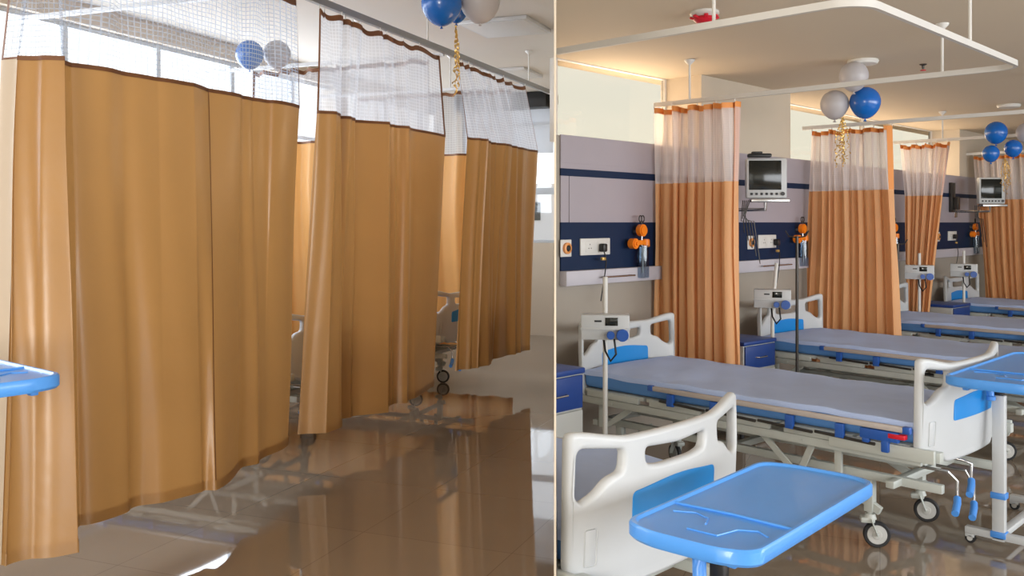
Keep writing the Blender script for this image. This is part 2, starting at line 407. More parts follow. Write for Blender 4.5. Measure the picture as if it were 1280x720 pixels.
# curtain rails
def rail(name, path, z, ceil, hangers, label, m, rz=0, w=.022, h=.03, group=None):
    t = thing(name, label, 'curtain rail', (0, 0, 0), rz, group)
    b = MB(); pr = None
    for i, p in enumerate(path):
        p = Vector((*p, z)); d = (Vector((*path[min(i+1, len(path)-1)], z))-Vector((*path[max(i-1, 0)], z))).normalized()
        s = Vector((-d.y, d.x, 0))
        q = [b.bm.verts.new(p+s*w/2*sg+Vector((0, 0, h/2*k))) for sg, k in ((-1, -1), (1, -1), (1, 1), (-1, 1))]
        if pr:
            for k in range(4): b.bm.faces.new((pr[k], pr[(k+1) % 4], q[(k+1) % 4], q[k]))
        else: b.bm.faces.new(q)
        pr = q
    b.bm.faces.new(pr[::-1]); b.build('track', m, t)
    for hx, hy in hangers:
        b = MB(); b.cyl((hx, hy, z+h/2-.004), (hx, hy, ceil-.002), .008, n=12); b.lathe([(.012, -.035), (.016, -.03), (.035, -.012), (.037, -.002)], (hx, hy, ceil)); b.build('hanger', 'white', t)
    return t
def arc(cx, cy, r, a0, a1, n=8): return [(cx+r*math.cos(a0+(a1-a0)*i/n), cy+r*math.sin(a0+(a1-a0)*i/n)) for i in range(n+1)]
XR = -1.46
RZ = 2.39
rail('curtain_rail', [(-2.985, 3.41)]+arc(XR-.13, 3.41+.13, .13, -PI/2, 0)+arc(XR-.13, 5.45-.13, .13, 0, PI/2)+[(WX+.005, 5.45)], RZ, 2.68,
     [(-2.1, 3.41), (-3.55, 5.45), (-1.87, 5.45), (XR, 4.62)], 'white U-shaped curtain rail over the nearest full bed', 'white', group=None)
rail('curtain_rail', [(WX+.005, 7.72), (XR-.13, 7.72)]+arc(XR-.13, 7.85, .13, -PI/2, 0)+arc(XR-.13, 9.64, .13, 0, PI/2)+[(WX+.005, 9.77)], RZ, 2.68,
     [(-2.0, 7.72), (-3.35, 9.77), (-1.9, 9.77)], 'white curtain rail behind the balloon cluster over the third bed', 'white')
rail('curtain_rail', [(WX+.005, 12.03), (XR-.13, 12.03)]+arc(XR-.13, 12.16, .13, -PI/2, 0)+[(XR, 14.5)], RZ, 2.68,
     [(-2.0, 12.03), (XR, 13)], 'white curtain rail farthest along the ward', 'white')
RB, HZ = -3.342, 2.97
rail('curtain_rail', [(RB, -1.5), (RB, 9.60)], HZ, 3.31, [(RB, 1.8), (RB, 4.35), (RB, 6.55), (RB, 8.82)], 'long grey rail carrying the row of hall curtains', 'rail_dark', HALL, .035, .045)
for a, lb in ((4.62, 'grey cross rail behind the nearest hall curtain'), (6.9, 'grey cross rail behind the middle hall curtain'), (8.75, 'grey cross rail behind the last hall curtain')):
    rail('curtain_rail', [(-5.9, a), (RB-.03, a)], HZ-.02, 3.31, [(-4.2, a)], lb, 'rail', HALL, .03, .03)
rail('curtain_rail', [(-4.6, -1), (-4.6, 4.5)], HZ+.02, 3.31, [(-4.6, 3.3)], 'pale inner rail seen through the nearest curtain net', 'white', HALL, .03, .035)

# ---------------------------------------------------------------- curtains
def interp(lst, u):
    n = len(lst)-1; x = min(u*n, n-1e-6); i = int(x); f = x-i; f = f*f*(3-2*f)*.5+f*.5
    return Vector(lst[i])*(1-f) + Vector(lst[i+1])*f
def curtain(label, top, seam, bot, zt, zs, zb, fold, amp, mats, cat='curtain', rz=0, group=None, seed=1, nU=260, hem_side=0, gather=1.0, pale=None, join=0, crease=0):
    """top/seam/bot: matched plan lists; fold waves per unit u; mats = cloth, net, tape, trim"""
    rd = random.Random(seed); ph = [rd.random()*6.28 for _ in range(6)]
    t = thing('hospital_curtain', label, cat, (0, 0, 0), rz, group)
    nh = max(4, int((Vector(top[-1])-Vector(top[0])).length/.15))
    def P(u, z):
        if z >= zs:
            k = (z-zs)/(zt-zs); p = interp(seam, u)*(1-k)+interp(top, u)*k; ak = 1+.9*k; z = z-.020*k**3*(.5-.5*math.cos(2*PI*u*nh))
        else:
            k = (zs-z)/(zs-zb); p = interp(seam, u)*(1-k)+interp(bot, u)*k; ak = 1+.25*k
        e = .012; d = interp(seam, min(1, u+e))-interp(seam, max(0, u-e)); d2 = Vector((top[-1][0]-top[0][0], top[-1][1]-top[0][1])).normalized()
        nrm = Vector((-d2.y, d2.x))
        w = 2*PI*fold
        uu = u+.018*math.sin(w*u*.31+ph[0])+.01*math.sin(2.3*z+ph[1])*min(1, (zt-z))
        a = math.sin(w*uu+ph[2])+.45*math.sin(w*.53*uu+ph[3])+.22*math.sin(w*1.9*uu+ph[4]+z*.8)
        p = p+nrm*a*amp*ak + d2*.35*amp*math.sin(2*w*uu+ph[2])
        return Vector((p.x, p.y, z))
    L = (Vector(top[-1])-Vector(top[0])).length*1.05
    def sheet(name, zlist, m, u0=0, u1=1, off=0, n=nU, zfun=None):
        b = MB(); uvl = b.bm.loops.layers.uv.new('UVMap'); g = []
        for z in zlist:
            row = []
            for i in range(n+1):
                u = u0+(u1-u0)*i/n; zz = z if zfun is None else zfun(u, z)
                p = P(u, zz)
                if off: d = P(min(1, u+.002), zz)-P(max(0, u-.002), zz); p = p+Vector((d.y, -d.x, 0)).normalized()*off
                row.append((b.bm.verts.new(p), (u*L, zz)))
            g.append(row)
        for j in range(len(g)-1):
            for i in range(n):
                q = (g[j][i], g[j][i+1], g[j+1][i+1], g[j+1][i]); f = b.bm.faces.new([c[0] for c in q])
                for lp, c in zip(f.loops, q): lp[uvl].uv = c[1]
                f.smooth = True
        me = bpy.data.meshes.new(name); b.bm.to_mesh(me); b.bm.free(); me.materials.append(M[m])
        o = bpy.data.objects.new(name, me); C.objects.link(o); o.parent = t; return o
    zr = lambda a, b_, n: [a+(b_-a)*i/n for i in range(n+1)]
    sheet('cloth_panel', zr(zb, zs, 26), mats[0])
    sheet('net_panel', zr(zs, zt-.035, 8), mats[1])
    h = sheet('header_tape', zr(zt-.04, zt, 2), mats[2])
    for sg in (-1, 1):
        if mats[3] == 'brown_tape': sheet('seam_trim', (zs-.010, zs+.010), mats[3], off=.0025*sg)
        sheet('bottom_hem', (zb-.002, zb+.045), mats[0], off=.003*sg)
    wd = .018/L
    if mats[3] == 'brown_tape': sheet('edge_trim', zr(zs, zt, 8), mats[3], 0, wd, n=2, off=.003)
    if crease: sheet('stitched_seam', zr(zb, zs, 26), 'brown_tape', crease, crease+.0028, n=2, off=.002)
    if join: sheet('join_trim', zr(zs, zt, 8), mats[3], join, join+.035, n=6, off=.004)
    sheet('edge_trim', zr(zs, zt, 8), mats[3], 1-wd, 1, n=2, off=.003)
    if pale: sheet('turned_edge', zr(zb, zs, 26), 'pale_hem', 0, pale, n=12, off=-.004); sheet('turned_edge', zr(zb, zs, 26), 'pale_hem', 0, pale, n=12, off=.004)
    nh = max(4, int((Vector(top[-1])-Vector(top[0])).length/.15))
    for i in range(nh+1):
        q = P(i/nh, zt); b = MB(); b.tube([(q.x, q.y, zt-.005), (q.x, q.y, zt+.022)], .004, 6); b.build('hook', 'white', t)
    return t
HM = ('hall_cloth', 'hall_net', 'brown_tape', 'brown_tape')
HM2 = ('hall_cloth', 'hall_net_fine', 'brown_tape', 'brown_tape')
c1s = [(-3.58, 2.92), (-3.45, 2.895), (-3.35, 2.93), (-3.286, 2.975), (-3.397, 3.117), (-3.321, 3.364), (-3.337, 3.578), (-3.271, 3.79), (-3.372, 3.981), (-3.313, 4.241), (-3.373, 4.361), (-3.313, 4.498), (-3.314, 4.781)]
c1b = [(-3.33, 2.62), (-3.215, 2.62), (-3.13, 2.72), (-3.061, 2.834), (-3.316, 3.097), (-3.264, 3.352), (-3.224, 3.515), (-3.152, 3.716), (-3.143, 3.764), (-3.214, 4.074), (-3.26, 4.25), (-3.283, 4.374), (-3.377, 4.729)]
c2s = [(-3.358, 5.029), (-3.262, 5.114), (-3.381, 5.31), (-3.334, 5.405), (-3.415, 5.558), (-3.269, 5.784), (-3.337, 5.933), (-3.274, 6.08), (-3.33, 6.315), (-3.302, 6.822)]
c2b = [(-3.456, 4.951), (-3.298, 5.039), (-3.337, 5.3), (-3.479, 5.4), (-3.40, 5.546), (-3.263, 5.75), (-3.375, 5.984), (-3.30, 6.1), (-3.337, 6.3), (-3.40, 6.80)]
c3s = [(-3.24, 7.048), (-3.142, 7.281), (-3.243, 7.586), (-3.16, 7.802), (-3.191, 8.079), (-3.195, 8.659)]
c3b = [(-3.37, 7.088), (-3.25, 7.29), (-3.216, 7.506), (-3.325, 7.797), (-3.25, 8.187), (-3.237, 8.52)]
flat = lambda l, b=RB: [(b, p[1]) for p in l]
zh = HZ-.045
c1t = flat(c1s); c1t[0] = (-3.40, 2.86); c1t[1] = (RB, 2.88)
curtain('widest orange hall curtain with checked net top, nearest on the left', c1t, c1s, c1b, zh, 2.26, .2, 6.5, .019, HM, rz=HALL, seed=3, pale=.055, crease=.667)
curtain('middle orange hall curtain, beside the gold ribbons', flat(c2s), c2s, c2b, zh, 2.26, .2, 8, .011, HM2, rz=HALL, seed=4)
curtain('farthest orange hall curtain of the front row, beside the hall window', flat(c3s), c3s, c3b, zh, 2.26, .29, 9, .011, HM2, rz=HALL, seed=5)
def line(p, q, n=4): return [(p[0]+(q[0]-p[0])*i/n, p[1]+(q[1]-p[1])*i/n) for i in range(n+1)]
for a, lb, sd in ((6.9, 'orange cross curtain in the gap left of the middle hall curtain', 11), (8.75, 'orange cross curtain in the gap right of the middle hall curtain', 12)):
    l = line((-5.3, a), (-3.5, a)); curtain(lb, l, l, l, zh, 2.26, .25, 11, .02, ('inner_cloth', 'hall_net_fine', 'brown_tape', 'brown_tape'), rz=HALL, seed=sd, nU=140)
WM = ('ward_cloth', 'ward_net', 'orange_tape', 'orange_tape')
wz = RZ-.03
def wl_(s, a, b_): return line((WX+a, s), (WX+b_, s))
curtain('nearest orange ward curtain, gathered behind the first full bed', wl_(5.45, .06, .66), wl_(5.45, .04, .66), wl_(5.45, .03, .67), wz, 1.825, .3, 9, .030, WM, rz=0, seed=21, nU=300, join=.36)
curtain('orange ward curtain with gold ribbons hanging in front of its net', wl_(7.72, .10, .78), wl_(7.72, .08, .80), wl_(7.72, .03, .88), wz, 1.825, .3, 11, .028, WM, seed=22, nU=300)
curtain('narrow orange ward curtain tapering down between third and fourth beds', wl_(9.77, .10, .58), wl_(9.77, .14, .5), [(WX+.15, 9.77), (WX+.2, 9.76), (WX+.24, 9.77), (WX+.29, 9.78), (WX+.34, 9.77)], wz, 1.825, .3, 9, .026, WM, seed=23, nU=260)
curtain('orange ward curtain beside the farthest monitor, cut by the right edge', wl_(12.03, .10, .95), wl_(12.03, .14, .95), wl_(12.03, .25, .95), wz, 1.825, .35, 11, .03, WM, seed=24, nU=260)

# ---------------------------------------------------------------- balloons
def balloon(loc, r, m, label, group):
    b = MB(); prof = []
    for i in range(17):
        a = PI*i/16; z = -math.cos(a); rr = math.sin(a)*(1 if z > 0 else 1-.12*(-z)**2); prof.append((max(rr*r, .0004), z*r*(1.0 if z > 0 else 1.14)))
    b.lathe(prof, n=32); t = thing('balloon', label, 'balloon', loc, 0, group); b.build('body', m, t)
    b = MB(); b.lathe([(.012, -.018), (.004, -.004), (.004, 0), (.002, .004)], (0, 0, -r*1.13), n=12); b.build('knot', m, t); return t
g1 = 'balloons above the middle hall curtain'
def hz(b_, a, z): return tuple(hall(b_, a, z))
balloon(hz(-2.876, 5.85, 3.10), .145, 'bal_blue', 'large blue balloon above the hall rail, left of the white one', g1)
balloon(hz(-2.95, 6.25, 3.14), .085, 'bal_blue', 'small blue balloon peeking out behind the large blue one in the hall', g1)
balloon(hz(-2.664, 6.043, 3.14), .145, 'bal_white', 'white balloon above the hall rail, right of the blue one', g1)
g2 = 'balloons seen through the nearest curtain net'
balloon(hz(-4.453, 5.758, 2.83), .105, 'bal_blue', 'blue balloon seen through the widest hall curtain net', g2)
balloon(hz(-4.35, 5.96, 2.86), .105, 'bal_white', 'white balloon beside the blue one behind the widest curtain net', g2)
g3 = 'balloons under the ward ceiling disc'
def Q(px, Y): X = (px-640)/1150*Y; return (math.cos(SW)*X-math.sin(SW)*Y, math.sin(SW)*X+math.cos(SW)*Y)
balloon((*(-2.72, 6.22), 2.565), .098, 'bal_white', 'upper white balloon of the nearer ward cluster', g3)
balloon((*(-2.89, 6.29), 2.39), .098, 'bal_white', 'lower white balloon left of the blue one in the ward', g3)
balloon((*(-2.70, 6.36), 2.395), .105, 'bal_blue', 'blue balloon of the nearer ward cluster', g3)
g4 = 'balloons of the farther ward cluster'
balloon((-2.74, 9.40, 2.40), .10, 'bal_blue', 'largest blue balloon of the farther ward cluster', g4)
balloon((-2.77, 9.35, 2.20), .075, 'bal_blue', 'lower left blue balloon of the farther ward cluster', g4)
balloon((-2.62, 9.50, 2.25), .078, 'bal_blue', 'lower right blue balloon of the farther ward cluster', g4)
balloon((-2.54, 9.62, 2.40), .09, 'bal_white', 'upper white balloon of the farther ward cluster', g4)
balloon((-2.48, 9.70, 2.21), .08, 'bal_white', 'lower white balloon of the farther ward cluster', g4)
def ribbons(loc, z0, z1, n, label, seed, sp=.03):
    rd = random.Random(seed); t = thing('gold_ribbon', label, 'ribbon', (loc[0], loc[1], z0))
    for k in range(n):
        a0 = rd.random()*6.28; ln = (z0-z1)*(.7+.3*rd.random()); ox, oy = (rd.random()-.5)*sp, (rd.random()-.5)*sp; pts = []
        for i in range(90):
            f = i/89; rr = .002+.016*sstep((f-.35)*2.2)*(.6+.4*math.sin(k+f*5)); a = a0+f*34
            pts.append((ox*min(1, f*3)+rr*math.cos(a), oy*min(1, f*3)+rr*math.sin(a), -ln*f))
        b = MB(); b.ribbon(pts, .010); o = b.build('strand', 'gold', t)
    return t
ribbons(hall(-2.78, 5.88), 2.94, 2.42, 6, 'curled gold ribbons hanging from the hall balloons', 1, .07)
ribbons((-2.82, 6.27), 2.29, 1.93, 8, 'curled gold ribbons hanging from the nearer ward balloons', 2, .08)
ribbons((-2.68, 9.46), 2.16, 1.80, 7, 'curled gold ribbons hanging from the farther ward balloons', 3, .08)

# ---------------------------------------------------------------- bed
PW = .458                                            # half width of the end boards
def endboard(root, name, x0, outward):
    """outward = +1 for the foot board, -1 for the head board"""
    def top(y): return .912+.036*sstep((abs(y)-.22)/.22)
    outer = [(-PW+.01, .56), (-PW, .80), (-PW+.005, top(PW)-.0)]
    tl = [(-y, top(y)) for y in (.44, .38, .3, .2, .1, 0)]
    pts = [(-PW+.015, .50), (-PW, .56), (-PW, top(PW)+.002)] + tl[0:0] + [(-y, top(y)) for y in (.40, .32, .24, .12)] + [(0, top(0))] + [(y, top(y)) for y in (.12, .24, .32, .40)] + [(PW, top(PW)+.002), (PW, .56), (PW-.015, .50), (.30, .495), (.26, .465), (-.26, .465), (-.30, .495)]
    rr = [.04, .03, .05]+[.03]*9+[.05, .03, .04, .03, .03, .03, .03]
    holes = []
    for sg in (-1, 1):
        h = [(.255, .878), (.43, .902), (.437, .76), (.415, .742), (.36, .765), (.32, .800), (.262, .812)]
        h = [(sg*a, z) for a, z in h]
        holes.append(fillet(h, [.02, .03, .03, .02, .03, .03, .02]))
    holes.append(fillet([(-.165, .868), (0, .858), (.165, .868), (.16, .818), (.10, .806), (-.10, .806), (-.16, .818)], [.02, .03, .02, .02, .03, .03, .02]))
    mt = Matrix(((0, 0, 1, x0), (1, 0, 0, 0), (0, 1, 0, 0), (0, 0, 0, 1)))
    bend = lambda v: Vector((v.x-outward*.06*(abs(v.y)/PW)**2.2+outward*.012*math.sin(max(0, (v.z-.5))*5), v.y, v.z))
    b = MB(); b.plate([fillet(pts, rr)]+holes, .038, .014, mt, slices=[i*.06 for i in range(-7, 8)], bend=bend)
    o = b.build(name, 'bedwhite', root)
    for side in (1, -1):
        b = MB(); q = fillet([(-.225, .650), (-.225, .745), (0, .768), (.225, .745), (.225, .650)], [.015, .02, .1, .02, .015])
        mt2 = Matrix(((0, 0, 1, x0+side*.0195), (1, 0, 0, 0), (0, 1, 0, 0), (0, 0, 0, 1)))
        b.plate([q], .004, .001, mt2, slices=[i*.05 for i in range(-4, 5)], bend=bend); p = b.build('color_panel', 'panel_blue', o); p['label'] = 'bright blue inset panel'
    for sg in (-1, 1):
        b = MB(); b.box(x0+outward*.018-.004, x0+outward*.018+.004, sg*.385-.022, sg*.385+.022, .555, .665, .008)
        for v in b.bm.verts: v.co = bend(v.co)
        b.build('grip', 'bedwhite', o)
    return o
def caster(root, x, y, ztop, ang):
    b = MB(); d = Vector((math.cos(ang), math.sin(ang), 0)); n = Vector((-d.y, d.x, 0)); c = Vector((x, y, .062))+d*.03
    b.cyl((x, y, .15), (x, y, ztop), .014)
    b.cyl((x, y, .135), (x, y, .16), .03, .022)
    for s in (-1, 1): b.beam(Vector((x, y, .142))+n*.025*s, c+n*.025*s, .04, .006)
    b.box(-.045, .02, -.028, .028, .118, .145, .008, Matrix.Translation((x, y, 0)) @ Matrix.Rotation(ang, 4, 'Z'))
    b.cyl(c-n*.029, c+n*.029, .008)
    o = b.build('caster', 'steel_white', root)
    t = MB(); q = n.to_track_quat('Z', 'X').to_matrix().to_4x4()
    t.lathe([(.045, -.012), (.057, -.013), (.062, -.007), (.062, .007), (.057, .013), (.045, .012)], n=32, mtx=Matrix.Translation(c) @ q); w = t.build('tire', 'rubber', o)
    t = MB(); t.lathe([(.012, -.019), (.02, -.018), (.022, -.015), (.044, -.015), (.046, -.012), (.046, .012), (.044, .015), (.022, .015), (.02, .018), (.012, .019)], n=32, mtx=Matrix.Translation(c) @ q); t.build('wheel_hub', 'hub', o)
def make_bed(label, loc, rz):
    t = thing('hospital_bed', label, 'hospital bed', loc, rz, 'hospital beds in the ward')
    endboard(t, 'foot_board', 0, 1); endboard(t, 'head_board', -2.12, -1)
    # mattress with sheet
    rd = random.Random(5)
    b = MB(); b.box(-2.06, -.05, -.435, .435, .562, .655, .028, seg=4); mo = b.build('mattress', 'mattress', t)
    b = MB(); nx, ny = 70, 34; g = []
    for i in range(nx+1):
        row = []
        for j in range(ny+1):
            x = -2.055+1.995*i/nx; v = -1+2*j/ny; y = .44*math.sin(v*PI/2*.98)/math.sin(PI/2*.98) if abs(v) < 1 else .44*v
            edge = max(0, (abs(v)-.86)/.14); z = .662-.028*edge**1.6
            z += .003*math.sin(x*9+3*math.sin(y*4))*math.cos(y*7)+.0022*math.sin(x*23+y*13)
            hx = (x+1.75)/.33; hy = y/.30
            z += .016*sstep(1.4-abs(hx)) * sstep((1.25-abs(hy))*2.5)
            row.append(b.bm.verts.new((x, y, z)))
        g.append(row)
    for i in range(nx):
        for j in range(ny): b.bm.faces.new((g[i][j], g[i+1][j], g[i+1][j+1], g[i][j+1]))
    s_ = b.build('sheet', 'sheet', mo); s_['label'] = 'greyish blue cotton sheet'
    # platform in sections with turned down edges
    b = MB()
    for i, (xa, xb) in enumerate(((-2.05, -1.6), (-1.58, -1.18), (-1.16, -.76), (-.74, -.36), (-.34, -.09))):
        b.box(xa, xb, -.44, .44, .535, .556, .004)
        for s in (-1, 1): b.box(xa+.03, xb-.03, s*.44-.012, s*.44+.012, .515, .552, .003)
    b.build('mattress_platform', 'steel_white', t)
    b = MB()
    for s in (-1, 1):
        b.box(-2.08, -.04, s*.425-.018, s*.425+.018, .47, .512, .004)
    for x in (-2.07, -1.45, -.75, -.05): b.box(x-.02, x+.02, -.42, .42, .473, .508, .004)
    for s in (-1, 1):
        b.box(-.42, .045, s*.425-.02, s*.425+.02, .50, .545, .004)
        for x in (-1.83, -1.3, -.95, -.62): b.cyl((x, s*.443, .49), (x, s*.447, .49), .007, n=10)
    b.build('upper_frame', 'steel_white', t)
    b = MB()
    for s in (-1, 1): b.box(-2.02, -.0, s*.30-.016, s*.30+.016, .33, .37, .004)
    for x in (-2.0, -1.1, -.2): b.box(x-.02, x+.02, -.40, .40, .333, .367, .004)
    b.box(-2.0, -.2, -.02, .02, .345, .375, .004)
    b.build('base_frame', 'steel_white', t)
    for s in (-1, 1):
        for xa in (-1.95, -.45):
            b = MB(); b.box(xa-.018, xa+.018, s*.395-.01, s*.395+.01, .33, .50, .003); b.cyl((xa, s*.406, .485), (xa, s*.41, .485), .009, n=10); b.build('upright', 'steel_white', t)
        for (xa, za, xb, zb_) in ((-1.72, .47, -1.9, .35), (-.86, .475, -.66, .30), (-.58, .475, -.66, .30)):
            b = MB(); b.beam((xa, s*.40, za), (xb, s*.40, zb_), .012, .035); b.cyl((xb, s*.405, zb_), (xb, s*.412, zb_), .010, n=12); b.build('lift_link', 'steel_white', t)
        for x, dx in ((-.35, .26), (-1.9, -.2)):
            b = MB(); b.beam((x-dx*1.2, s*.28, .36), (x+dx*.2, s*.28, .18), .025, .04); b.build('leg_brace', 'steel_white', t)
    k = 0
    for x, y in ((-.35, -.28), (-.35, .28), (-1.90, -.28), (-1.90, .28)):
        b = MB(); b.box(x-.022, x+.022, y-.022, y+.022, .17, .345, .004); b.build('leg', 'steel_white', t)
        caster(t, x, y, .175, (.6, .35, 2.2, 2.8)[k]); k += 1
    # folded-down side rails
    for s in (-1, 1):
        b = MB(); y = s*.478
        b.box(-1.50, -.10, y-.012, y+.012, .615, .642, .006); r = b.build('side_rail', 'alu', t)
        for x in (-1.515, -.085): b = MB(); b.box(x-.018, x+.018, y-.014, y+.014, .612, .645, .006); b.build('rail_end_cap', 'blueplastic', r)
        for x in (-1.38, -1.1, -.66, -.40):
            b = MB(); b.box(x-.022, x+.022, y-.012, y+.010, .545, .612, .004); b.build('rail_bracket', 'blueplastic', r)
        for i in range(4):
            xa = -1.46+i*.31; b = MB(); b.beam((xa, y, .565-.004*i), (xa+.30, y, .555-.004*i), .012, .014); b.build('rail_slat', 'darkmetal', r)
        b = MB(); b.box(-.30, -.12, y-.014, y+.014, .565, .612, .006); b.box(-.20, -.165, y-.014, y+.014, .515, .57, .006); b.box(-.29, -.255, y-.014, y+.014, .545, .57, .008); b.build('rail_latch', 'blueplastic', r)
        b = MB(); b.box(-.165, -.09, y-.018, y+.018, .585, .606, .003); p = b.build('release_lever', 'red', r); p['label'] = 'red release lever'
        b = MB(); b.box(-.46, .03, s*.462-.012, s*.462+.010, .495, .555, .004); b.build('side_plate', 'steel_white', t)
    for y in (-.32, -.16, -.13):
        b = MB(); dz = {-.32: 0, -.16: .05, -.13: -.06}[y]
        b.tube([(-.1, y, .44+dz*.5), (.03, y, .44+dz*.5), (.06, y+.02, .40+dz), (.06, y+.02, .32+dz)], .007)
        c = b.build('crank', 'chrome', t)
        b = MB(); b.tube([(.06, y+.02, .325+dz), (.07, y-.005, .31+dz), (.09, y-.08, .285+dz)], .016); b.build('crank_handle', 'leverblue', c)
    return t
def on_foot(fx, fy, deg): return (fx, fy, 0), math.radians(deg)
l2, r2 = on_foot(-1.46, 4.615, -3)
bed = make_bed('nearest full hospital bed, whole mattress in view behind the cut-off bed board', l2, r2)
dup(bed, 'second full hospital bed, behind the nearest one and before the ribbon curtain', (-1.50, 6.78, 0), math.radians(-5))
dup(bed, 'third full hospital bed, beside the tapering curtain', (-1.53, 8.86, 0), math.radians(-3))
dup(bed, 'farthest hospital bed in the ward, next to the far monitor', (-1.58, 11.12, 0), math.radians(-4))
for b_, a_, lb in ((-3.66, 5.55, 'hospital bed glimpsed through the gap left of the middle hall curtain'), (-3.60, 7.72, 'hospital bed glimpsed through the gap right of the middle hall curtain')):
    o = dup(bed, lb, tuple(hall(b_, a_)), HALL); o['group'] = 'hospital beds in the hall bays'
# bed standing against the partition: only its foot end reaches into the ward
cut = dup(bed, 'hospital bed in the foreground, only its foot end showing at the partition', (-1.665, 2.45, 0), 0)
def clip(o, mw):
    for ch in list(o.children): clip(ch, mw)
    if o.type != 'MESH': return
    bm = bmesh.new(); bm.from_mesh(o.data)
    im = mw.inverted(); pc = im @ (pn*.009); no = im.to_3x3() @ (-pn)
    rr = bmesh.ops.bisect_plane(bm, geom=list(bm.verts)+list(bm.edges)+list(bm.faces), plane_co=pc, plane_no=no, clear_outer=True)
    es = [e for e in rr['geom_cut'] if isinstance(e, bmesh.types.BMEdge)]
    if es and bm.faces:
        try: bmesh.ops.edgeloop_fill(bm, edges=es)
        except Exception: pass
    if not bm.faces:
        bm.free(); 
        for ch in list(o.children): bpy.data.objects.remove(ch)
        bpy.data.objects.remove(o); return
    me = o.data.copy(); bm.to_mesh(me); bm.free(); o.data = me
clip(cut, Matrix.Translation(cut.location))

# ---------------------------------------------------------------- overbed tables
def overbed(label, loc, rz, ztop, hx, hy, polex, poley, base, poletop):
    """table top lies around the origin; long side along local y; pole at (polex, poley)"""
    t = thing('overbed_table', label, 'overbed table', loc, rz, None)
    def ring(k, z, r=.10):
        ax, ay = hx-k, hy-k; pts = []
        c = [(-ax, -ay), (-ax*.55, -ay-.035*(1 if k < .1 else 1)), (ax*.55, -ay-.035), (ax, -ay), (ax, ay), (ax*.5, ay+.03), (-ax*.5, ay+.03), (-ax, ay)]
        return [(x, y, z) for x, y in fillet(c, [r, .1, .1, r, r, .1, .1, r], 6)]
    b = MB(); prev = None
    rings = [ring(.03, ztop-.044), ring(.006, ztop-.042), ring(0, ztop-.034), ring(0, ztop-.006), ring(.004, ztop), ring(.012, ztop), ring(.018, ztop-.007), ring(.05, ztop-.009)]
    for i, rg in enumerate(rings):
        vs = [b.bm.verts.new(p) for p in rg]
        if prev:
            for k in range(len(vs)): b.bm.faces.new((prev[k], prev[(k+1) % len(vs)], vs[(k+1) % len(vs)], vs[k]))
        else: b.bm.faces.new(vs[::-1])
        prev = vs
    b.bm.faces.new(prev)
    top = b.build('table_top', 'lightblue', t)
    b = MB(); yr = -hy*.42
    b.tube([(-hx+.014, yr, ztop-.006), (0, yr+.01, ztop-.006), (hx-.014, yr, ztop-.006)], .004, 8)
    b.tube([(-hx*.75, yr-.06, ztop-.008), (-hx*.45, yr-.035, ztop-.008), (-hx*.2, yr-.055, ztop-.008), (-hx*.1, yr-.10, ztop-.008)], .0028, 8)
    b.tube([(-hx*.2, yr-.16, ztop-.008), (hx*.25, yr-.16, ztop-.008), (hx*.35, yr-.09, ztop-.008), (hx*.6, yr-.065, ztop-.008), (hx*.8, yr-.09, ztop-.008)], .0028, 8)
    b.build('moulded_ridge', 'lightblue', top)
    b = MB()
    for xx in (-hx*.55, hx*.55): b.box(xx-.012, xx+.012, -hy*.92, hy*.75, ztop-.05, ztop-.034, .003)
    b.box(-hx*.6, hx*.6, poley-.03, poley+.03, ztop-.062, ztop-.036, .004); b.build('top_support', 'bedwhite', t)
    for xx in (-hx*.6, hx*.6):
        b = MB(); b.box(xx-.012, xx+.012, -hy*.97, -hy*.90, ztop-.058, ztop-.034, .004); b.build('clip', 'leverblue', t)
    b = MB(); b.box(polex-.02, polex+.02, poley-.015, poley+.015, poletop-.05, ztop-.04, .003); b.build('inner_column', 'black', t)
    b = MB(); b.box(polex-.028, polex+.028, poley-.02, poley+.02, .04, poletop, .005); b.build('column', 'bedwhite', t)
    for zz in (.055, .24) : 
        b = MB(); b.box(polex-.034, polex+.034, poley-.026, poley+.026, zz, zz+.03, .004); b.build('column_collar', 'leverblue', t)
    b = MB(); b.tube([(polex-.03, poley-.03, ztop-.06), (polex-.035, poley-.045, ztop-.10), (polex-.02, poley-.06, ztop-.17)], .014, 12); b.beam((polex-.034, poley-.04, ztop-.07), (polex-.02, poley-.06, ztop-.19), .034, .014, .005); b.lathe([(.012, -.012), (.02, -.008), (.02, .008), (.012, .012)], (polex-.018, poley-.062, ztop-.178), n=16); b.build('height_lever', 'leverblue', t)
    x0, x1, y0, y1 = base
    b = MB()
    b.box(x0, x1, y0-.02, y0+.02, .045, .08, .005); b.box(x0, x1, y1-.02, y1+.02, .045, .08, .005)
    b.box(polex-.02, polex+.02, y0, y1, .047, .078, .005); b.build('base', 'bedwhite', t)
    for xx in (x0+.03, x1-.03):
        for yy in (y0, y1):
            b = MB(); c = Vector((xx, yy, .024)); b.cyl(c+Vector((0, 0, .01)), c+Vector((0, 0, .03)), .012, n=12); b.box(xx-.03, xx+.012, yy-.014, yy+.014, .028, .048, .004); w = b.build('caster', 'bedwhite', t)
            b = MB(); b.cyl(c-Vector((.008, .012, 0)), c+Vector((-.008, .012, 0)), .024, n=24, bev=.003); b.build('wheel', 'rubber', w)
            b = MB(); b.cyl(c-Vector((.008, .014, 0)), c+Vector((-.008, .014, 0)), .013, n=18); b.build('wheel_hub', 'hub', w)
    return t
overbed('light blue overbed table in the foreground against the cut-off bed board', (-1.268, 2.29, 0), math.radians(3), .79, .183, .385, 0.03, -.28, (-.2, .2, -.28, .35), .66)
overbed('light blue overbed table on the right before the nearest full bed', (-1.19, 4.60, 0), 0, .90, .215, .50, -.18, .15, (-.33, .25, .15, .86), .73)
